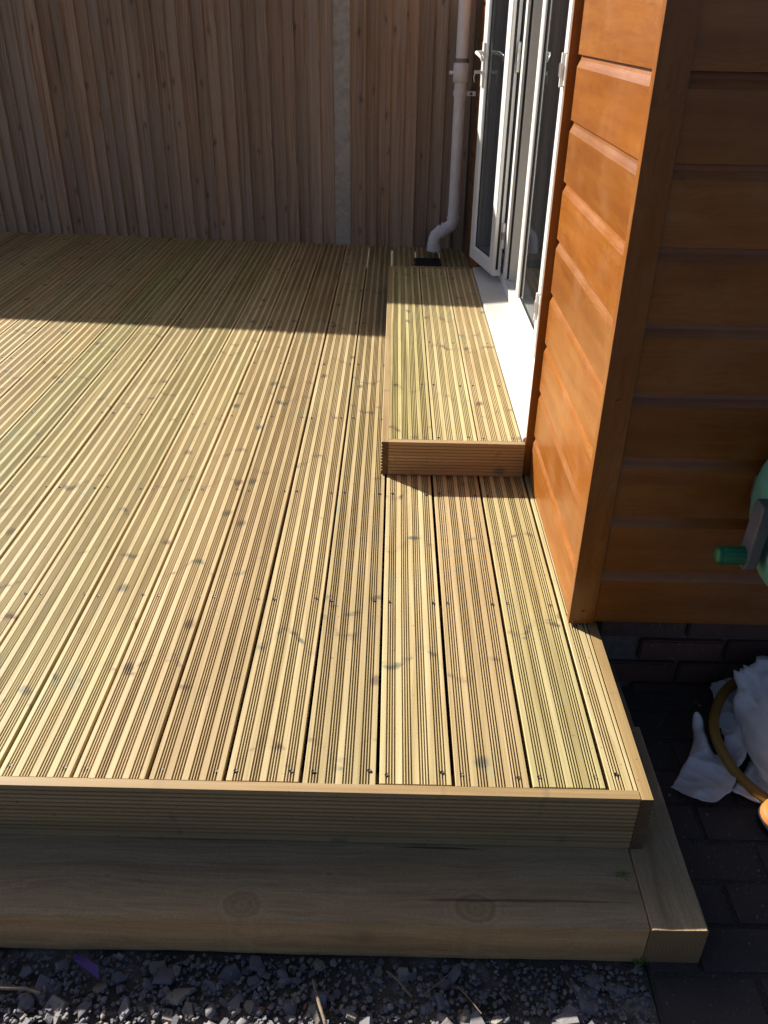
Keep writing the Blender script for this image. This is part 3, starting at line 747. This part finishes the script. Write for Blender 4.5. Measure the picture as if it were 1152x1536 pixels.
m = MB(); m.box((-.0698, -.0726, .0012), (.0698, .0726, .0035)); obj('gully_hole_dark', m, 'black_plastic', dr)  # black slab on the boards, its colour stands in for the dark hole
for k in range(5):
    m = MB(); m.box((-.0698, -.054+.026*k, .0036), (.0698, -.046+.026*k, .0066)); obj('gully_bar', m, 'drain_plastic', dr)

# ------------------------------------------------------------------ hose reel on the shaded wall
hr = empty('hose_reel', (.818, 1.527, .402), 'green wall mounted hose reel with grey crank on the shaded wall', 'hose reel')
def xlathe(prof, n=48, lobes=0, amp=0):
    m = MB(); vs = []
    for (x, r) in prof:
        for k in range(n):
            a = k*2*math.pi/n; dx = amp*math.cos(lobes*a)*math.sin(min(1, r/.13)*math.pi) if lobes else 0
            vs.append((x+dx, r*math.cos(a), r*math.sin(a)))
    m.add(vs, [(i*n+k, i*n+(k+1) % n, (i+1)*n+(k+1) % n, (i+1)*n+k) for i in range(len(prof)-1) for k in range(n)], True); return m
side = [(-.012, .0), (-.012, .034), (-.006, .040), (-.010, .06), (-.012, .085), (-.010, .112), (-.004, .134), (.0, .146), (.006, .1525), (.014, .1525), (.020, .148), (.024, .138), (.026, .10), (.026, .02)]
obj('reel_flange', xlathe(side, 64, 8, .004), 'teal_plastic', hr)
obj('reel_flange', xlathe([(.30-x, r) for x, r in side], 64, 8, -.004), 'teal_plastic', hr)
hp_ = []
for q in range(11*14):
    a = q*2*math.pi/14; hp_.append((.040+.022*q/14, .105*math.cos(a), .105*math.sin(a)))
m = MB(); m.tube(hp_, .0118, 8); obj('wound_hose', m, 'hose_rubber', hr)
obj('reel_drum', xlathe([(.02, .02), (.02, .094), (.28, .094), (.28, .02)]), 'grey_plastic', hr)
m = MB(); m.box((.04, .100, -.16), (.26, .1585, .16)); m.box((-.0, .125, -.03), (.30, .158, .03)); obj('wall_bracket', m, 'grey_plastic', hr, bevel=.004)
m = MB(); m.tube([(-.046, 0, 0), (-.004, 0, 0)], .022, 20); obj('crank_hub', m, 'grey_plastic', hr)
# arm hangs down from the hub, grip points away from the reel
m = MB(); m.prism([(-.020, .045), (-.024, .030), (-.014, -.108), (-.004, -.122), (.022, -.122), (.034, -.106), (.026, .030), (.020, .045)], .026, 'X', -.050); obj('crank_arm', m, 'grey_plastic', hr, bevel=.004)
def grip():
    gm = MB(); n = 48; rings = []
    for (xx, rr, rib) in ((-.110, .001, 0), (-.1095, .009, 0), (-.106, .0135, 0), (-.101, .0155, 0), (-.098, .0150, 0), (-.097, .0166, 1), (-.0495, .0172, 1)):
        rings.append([(xx, .009+1.22*rr*(1-(.07 if rib and k % 4 == 0 else 0))*math.cos(k*6.2832/n), -.092+1.22*rr*(1-(.07 if rib and k % 4 == 0 else 0))*math.sin(k*6.2832/n)) for k in range(n)])
    gm.add([p for r_ in rings for p in r_], [(i*n+k, i*n+(k+1) % n, (i+1)*n+(k+1) % n, (i+1)*n+k) for i in range(len(rings)-1) for k in range(n)], True)
    gm.add(rings[0], [tuple(range(n))]); obj('crank_grip', gm, 'green_plastic', hr)
grip()

# ------------------------------------------------------------------ sacks, hose, bits
def crease(x, y, z): return (1-min(1, abs(noise.noise((x, y, z)))*2.4))**2
def sheet(name, poly, holes, zf, label, amp, seed, group='torn white sacks beside the deck'):
    rn = random.Random(seed); pp = []          # frayed outline
    for i in range(len(poly)):
        (xa, ya), (xb, yb) = poly[i], poly[(i+1) % len(poly)]
        for q in range(3): pp.append((xa+(xb-xa)*q/3+rn.uniform(-.0016, .0016), ya+(yb-ya)*q/3+rn.uniform(-.0016, .0016)))
    poly = pp
    bm = bmesh.new(); es = []
    for loop in [poly]+holes:
        vs = [bm.verts.new((x, y, 0)) for x, y in loop]
        es += [bm.edges.new((vs[i], vs[(i+1) % len(vs)])) for i in range(len(vs))]
    bmesh.ops.triangle_fill(bm, use_beauty=True, use_dissolve=False, edges=es)
    for _ in range(5):
        long_e = [e for e in bm.edges if e.calc_length() > .009]
        if not long_e: break
        bmesh.ops.subdivide_edges(bm, edges=long_e, cuts=1); bmesh.ops.triangulate(bm, faces=bm.faces)
    for v in bm.verts:
        x, y = v.co.x, v.co.y
        a = crease(x*9+seed, y*9, 0)*amp*1.2+crease(x*20+y*9, y*20, seed)*amp*.4
        v.co.z = zf(x, y)+max(0, a)
    me = bpy.data.meshes.new(name); bm.to_mesh(me); bm.free()
    for p in me.polygons: p.use_smooth = True
    o = link(name, me, 'sack_white'); s = o.modifiers.new('solid', 'SOLIDIFY'); s.thickness = .0016
    return tag(o, label, 'sack', group)
lp = [(.862, 1.700), (.90, 1.708), (.945, 1.712), (.96, 1.68), (.945, 1.62), (.92, 1.56), (.885, 1.50), (.862, 1.45), (.835, 1.42), (.815, 1.38), (.79, 1.345), (.75, 1.325), (.707, 1.334), (.687, 1.352), (.666, 1.373), (.70, 1.42), (.735, 1.465),
      (.757, 1.505), (.766, 1.56), (.782, 1.578), (.788, 1.54), (.790, 1.497), (.800, 1.478), (.822, 1.482), (.835, 1.515), (.84, 1.556), (.822, 1.552), (.815, 1.572), (.838, 1.61), (.850, 1.655), (.85, 1.685)]
def torn_z(x, y):
    z = GZ+.005+max(0, y-1.42)*.16+max(0, 1.40-y)*.10
    z += .030*math.exp(-((x-.775)/.018)**2) if y > 1.47 else 0        # rolled tongue beside the tear
    return z+.016*math.exp(-((x-y*.6+.01)/.022)**2)
sheet('torn_sack', lp, [], torn_z, 'torn flat piece of white sack with a ragged hole, under the hose', .013, 3)
sheet('torn_sack', [(.80, 1.36), (.835, 1.345), (.90, 1.33), (.99, 1.30), (1.05, 1.36), (1.0, 1.46), (.88, 1.46), (.835, 1.40)], [], lambda x, y: GZ+.004, 'white sack corner sticking out beneath the full sack', .014, 6)
def full_sack():
    bm = bmesh.new(); bmesh.ops.create_icosphere(bm, subdivisions=5, radius=1)
    for v in bm.verts:
        p = v.co.copy()
        s = lambda t, e: math.copysign(abs(t)**e, t)
        x = s(p.x, .5)*.20; y = s(p.y, .5)*.185; z = s(p.z, .5)*.075
        n1 = noise.noise((p.x*1.6, p.y*1.6, p.z*1.6+4)); rid = 1-abs(noise.noise((p.x*3.1, p.y*2.7, p.z*3.1)))*2
        rid2 = 1-abs(noise.noise((p.x*6+3, p.y*6, p.z*5)))*2
        k = .035*n1+.022*crease(p.x*1.9, p.y*1.7, p.z*1.9)+.013*crease(p.x*3.4+3, p.y*3.2, p.z*3.4)+.004*crease(p.x*8, p.y*7+2, p.z*8)
        d = Vector((x, y, z)).normalized()*k
        x += d.x; y += d.y; z += d.z
        if z < -.07: z = -.07+(z+.07)*.15
        # folded top corner towards the wall
        if y > .08 and z > .0: z += (y-.08)*.35
        v.co = (x, y, z)
    me = bpy.data.meshes.new('full_sack'); bm.to_mesh(me); bm.free()
    for p in me.polygons: p.use_smooth = True
    o = link('full_sack', me, 'sack_white', loc=(1.085, 1.485, GZ+.072), rot=(0, 0, .12))
    return tag(o, 'bulging crumpled white sack lying against the brick plinth', 'sack', 'torn white sacks beside the deck')
full_sack()
def hose():
    pts = [(.879, 1.341, -.226), (.833, 1.399, -.216), (.810, 1.457, -.20), (.806, 1.518, -.187), (.829, 1.582, -.18), (.880, 1.655, -.175), (.945, 1.692, -.17), (1.03, 1.695, -.15), (1.12, 1.66, -.11), (1.21, 1.585, -.10), (1.26, 1.48, -.12), (1.27, 1.36, -.19), (1.20, 1.27, -.228), (1.08, 1.24, -.23), (.96, 1.28, -.23)]
    n = len(pts); out = []
    V = [Vector(p) for p in pts]
    for i in range(n):
        p0, p1, p2, p3 = V[(i-1) % n], V[i], V[(i+1) % n], V[(i+2) % n]
        for k in range(6):
            t = k/6; out.append(.5*((2*p1)+(-p0+p2)*t+(2*p0-5*p1+4*p2-p3)*t*t+(-p0+3*p1-3*p2+p3)*t**3))
    m = MB(); m.tube(out, .0125, 14, closed=True)
    return tag(obj('garden_hose', m, 'hose_rubber'), 'loop of mustard yellow garden hose draped over the white sacks', 'hose')
hose()
def orange_tool():
    r = empty('orange_tool', (.905, 1.285, GZ), 'small orange and black plastic tool lying on the paving', 'tool')
    m = MB(); n = 28; prof = [(.0, .050), (.034, .049), (.048, .045), (.054, .037), (.056, .030)]
    vs = []
    for (rr, z) in prof: vs += [(rr*1.15*math.cos(k*6.2832/n), rr*math.sin(k*6.2832/n), z) for k in range(n)]
    m.add(vs, [(i*n+k, i*n+(k+1) % n, (i+1)*n+(k+1) % n, (i+1)*n+k) for i in range(len(prof)-1) for k in range(n)], True)
    obj('orange_cover', m, 'orange_plastic', r)
    m = MB(); prof = [(.0555, .0305), (.058, .026), (.058, .006), (.052, .0), (.0, .0)]; vs = []
    for (rr, z) in prof: vs += [(rr*1.15*math.cos(k*6.2832/n), rr*math.sin(k*6.2832/n), z) for k in range(n)]
    m.add(vs, [(i*n+k, i*n+(k+1) % n, (i+1)*n+(k+1) % n, (i+1)*n+k) for i in range(len(prof)-1) for k in range(n)], True)
    obj('black_base', m, 'black_plastic', r)
    m = MB(); m.box((-.012, -.012, .0485), (.03, .012, .054)); obj('button', m, 'black_plastic', r, bevel=.002)
orange_tool()
# purple strip and sticks on the chippings
m = MB(); m.add([(-.575, .934, 0), (-.567, .944, .004), (-.516, .911, .016), (-.512, .893, .006), (-.575, .934, -.002), (-.567, .944, .002), (-.516, .911, .014), (-.512, .893, .004)],
                [(0, 1, 2, 3), (7, 6, 5, 4), (0, 4, 5, 1), (1, 5, 6, 2), (2, 6, 7, 3), (3, 7, 4, 0)])
tag(obj('plastic_strip', m, 'purple_plastic', loc=(0, 0, GZ+.012)), 'bright purple scrap of plastic on the slate chippings', 'scrap')
def stick(pts, r, label, grp='twigs on the chippings'):
    m = MB(); m.tube([(x, y, GZ+z) for x, y, z in pts], [r*.72*(.75+.5*abs(noise.noise((i*1.7, r*900, 0)))) for i in range(len(pts))], 8)
    return tag(obj('twig', m, 'stick_wood'), label, 'twig', grp)
stick([(-.80, .872, .016), (-.74, .875, .018), (-.68, .872, .019), (-.64, .873, .018), (-.612, .868, .014)], .0055, 'pale thick stick lying across the chippings beside the purple scrap')
stick([(-.12, .905, .012), (-.113, .88, .016), (-.104, .855, .018), (-.094, .83, .018), (-.085, .80, .012)], .0055, 'stout grey twig pointing away from the front sleeper')
stick([(.145, .90, .012), (.165, .875, .016), (.185, .85, .014)], .0022, 'thin straight grey twig among dark slate')
stick([(.015, .925, .012), (.035, .907, .017), (.05, .888, .016), (.062, .878, .012)], .0035, 'short crooked grey twig among pale pebbles')
stick([(.085, .885, .010), (.11, .90, .020), (.135, .925, .014)], .0014, 'hair thin reddish twig with a bent tip')
def tuft(name, x, y, z, n, h, label, seed, spread=.02):
    rn = random.Random(seed); m = MB()
    for _ in range(n):
        a = rn.uniform(0, 6.28); hh = h*rn.uniform(.5, 1.1); l = rn.uniform(.2, .9)*hh; bx_, by_ = x+rn.gauss(0, spread*.5), y+rn.gauss(0, spread*.25); wd = .0012
        dx, dy = math.cos(a), math.sin(a); pts = [(bx_+dx*l*t*t, by_+dy*l*t*t, z+hh*(t-.35*t*t)) for t in (0, .35, .7, 1)]
        vs = []
        for i, p in enumerate(pts):
            ww = wd*(1-i/3.2); vs += [(p[0]-dy*ww, p[1]+dx*ww, p[2]), (p[0]+dy*ww, p[1]-dx*ww, p[2])]
        m.add(vs, [(2*i, 2*i+1, 2*i+3, 2*i+2) for i in range(3)])
    return tag(obj(name, m, 'leaf'), label, 'weed', 'small weeds')
tuft('grass_tuft', .475, 1.075, -.147, 26, .012, 'tiny moss tuft in the corner where the sleepers meet', 1)
tuft('grass_tuft', .493, .957, GZ, 14, .03, 'grass blades at the foot of the sleeper joint', 2, .012)
tuft('grass_tuft', .72, 1.715, -.02, 16, .04, 'dry grass wisps under the shaded wall cladding', 3, .05)
def grit():
    m = MB(); rn = random.Random(31)
    for _ in range(420):
        x = rn.uniform(.62, 1.6); y = rn.uniform(.5, 1.70); s_ = rn.choice((.0015, .002, .003, .003, .005)); n = 5
        if x < .64 and y > .95: continue
        vs = [(x+s_*rn.uniform(.7, 1.2)*math.cos(k*1.2566), y+s_*rn.uniform(.7, 1.2)*math.sin(k*1.2566), GZ-.004) for k in range(n)]+[(x+s_*.6*math.cos(k*1.2566+.2), y+s_*.6*math.sin(k*1.2566+.2), GZ+s_*rn.uniform(.5, .9)) for k in range(n)]
        m.add(vs, [tuple(range(n, 2*n))]+[(k, (k+1) % n, n+(k+1) % n, n+k) for k in range(n)])
    return tag(obj('paving_grit', m, 'slate_chips'), 'scattered grit and tiny stones on the dark paving', 'grit', kind='stuff')
grit()
tuft('weed_clump', .93, 1.712, -.20, 40, .13, 'dark green weed growing at the brick plinth behind the sacks', 4, .06)
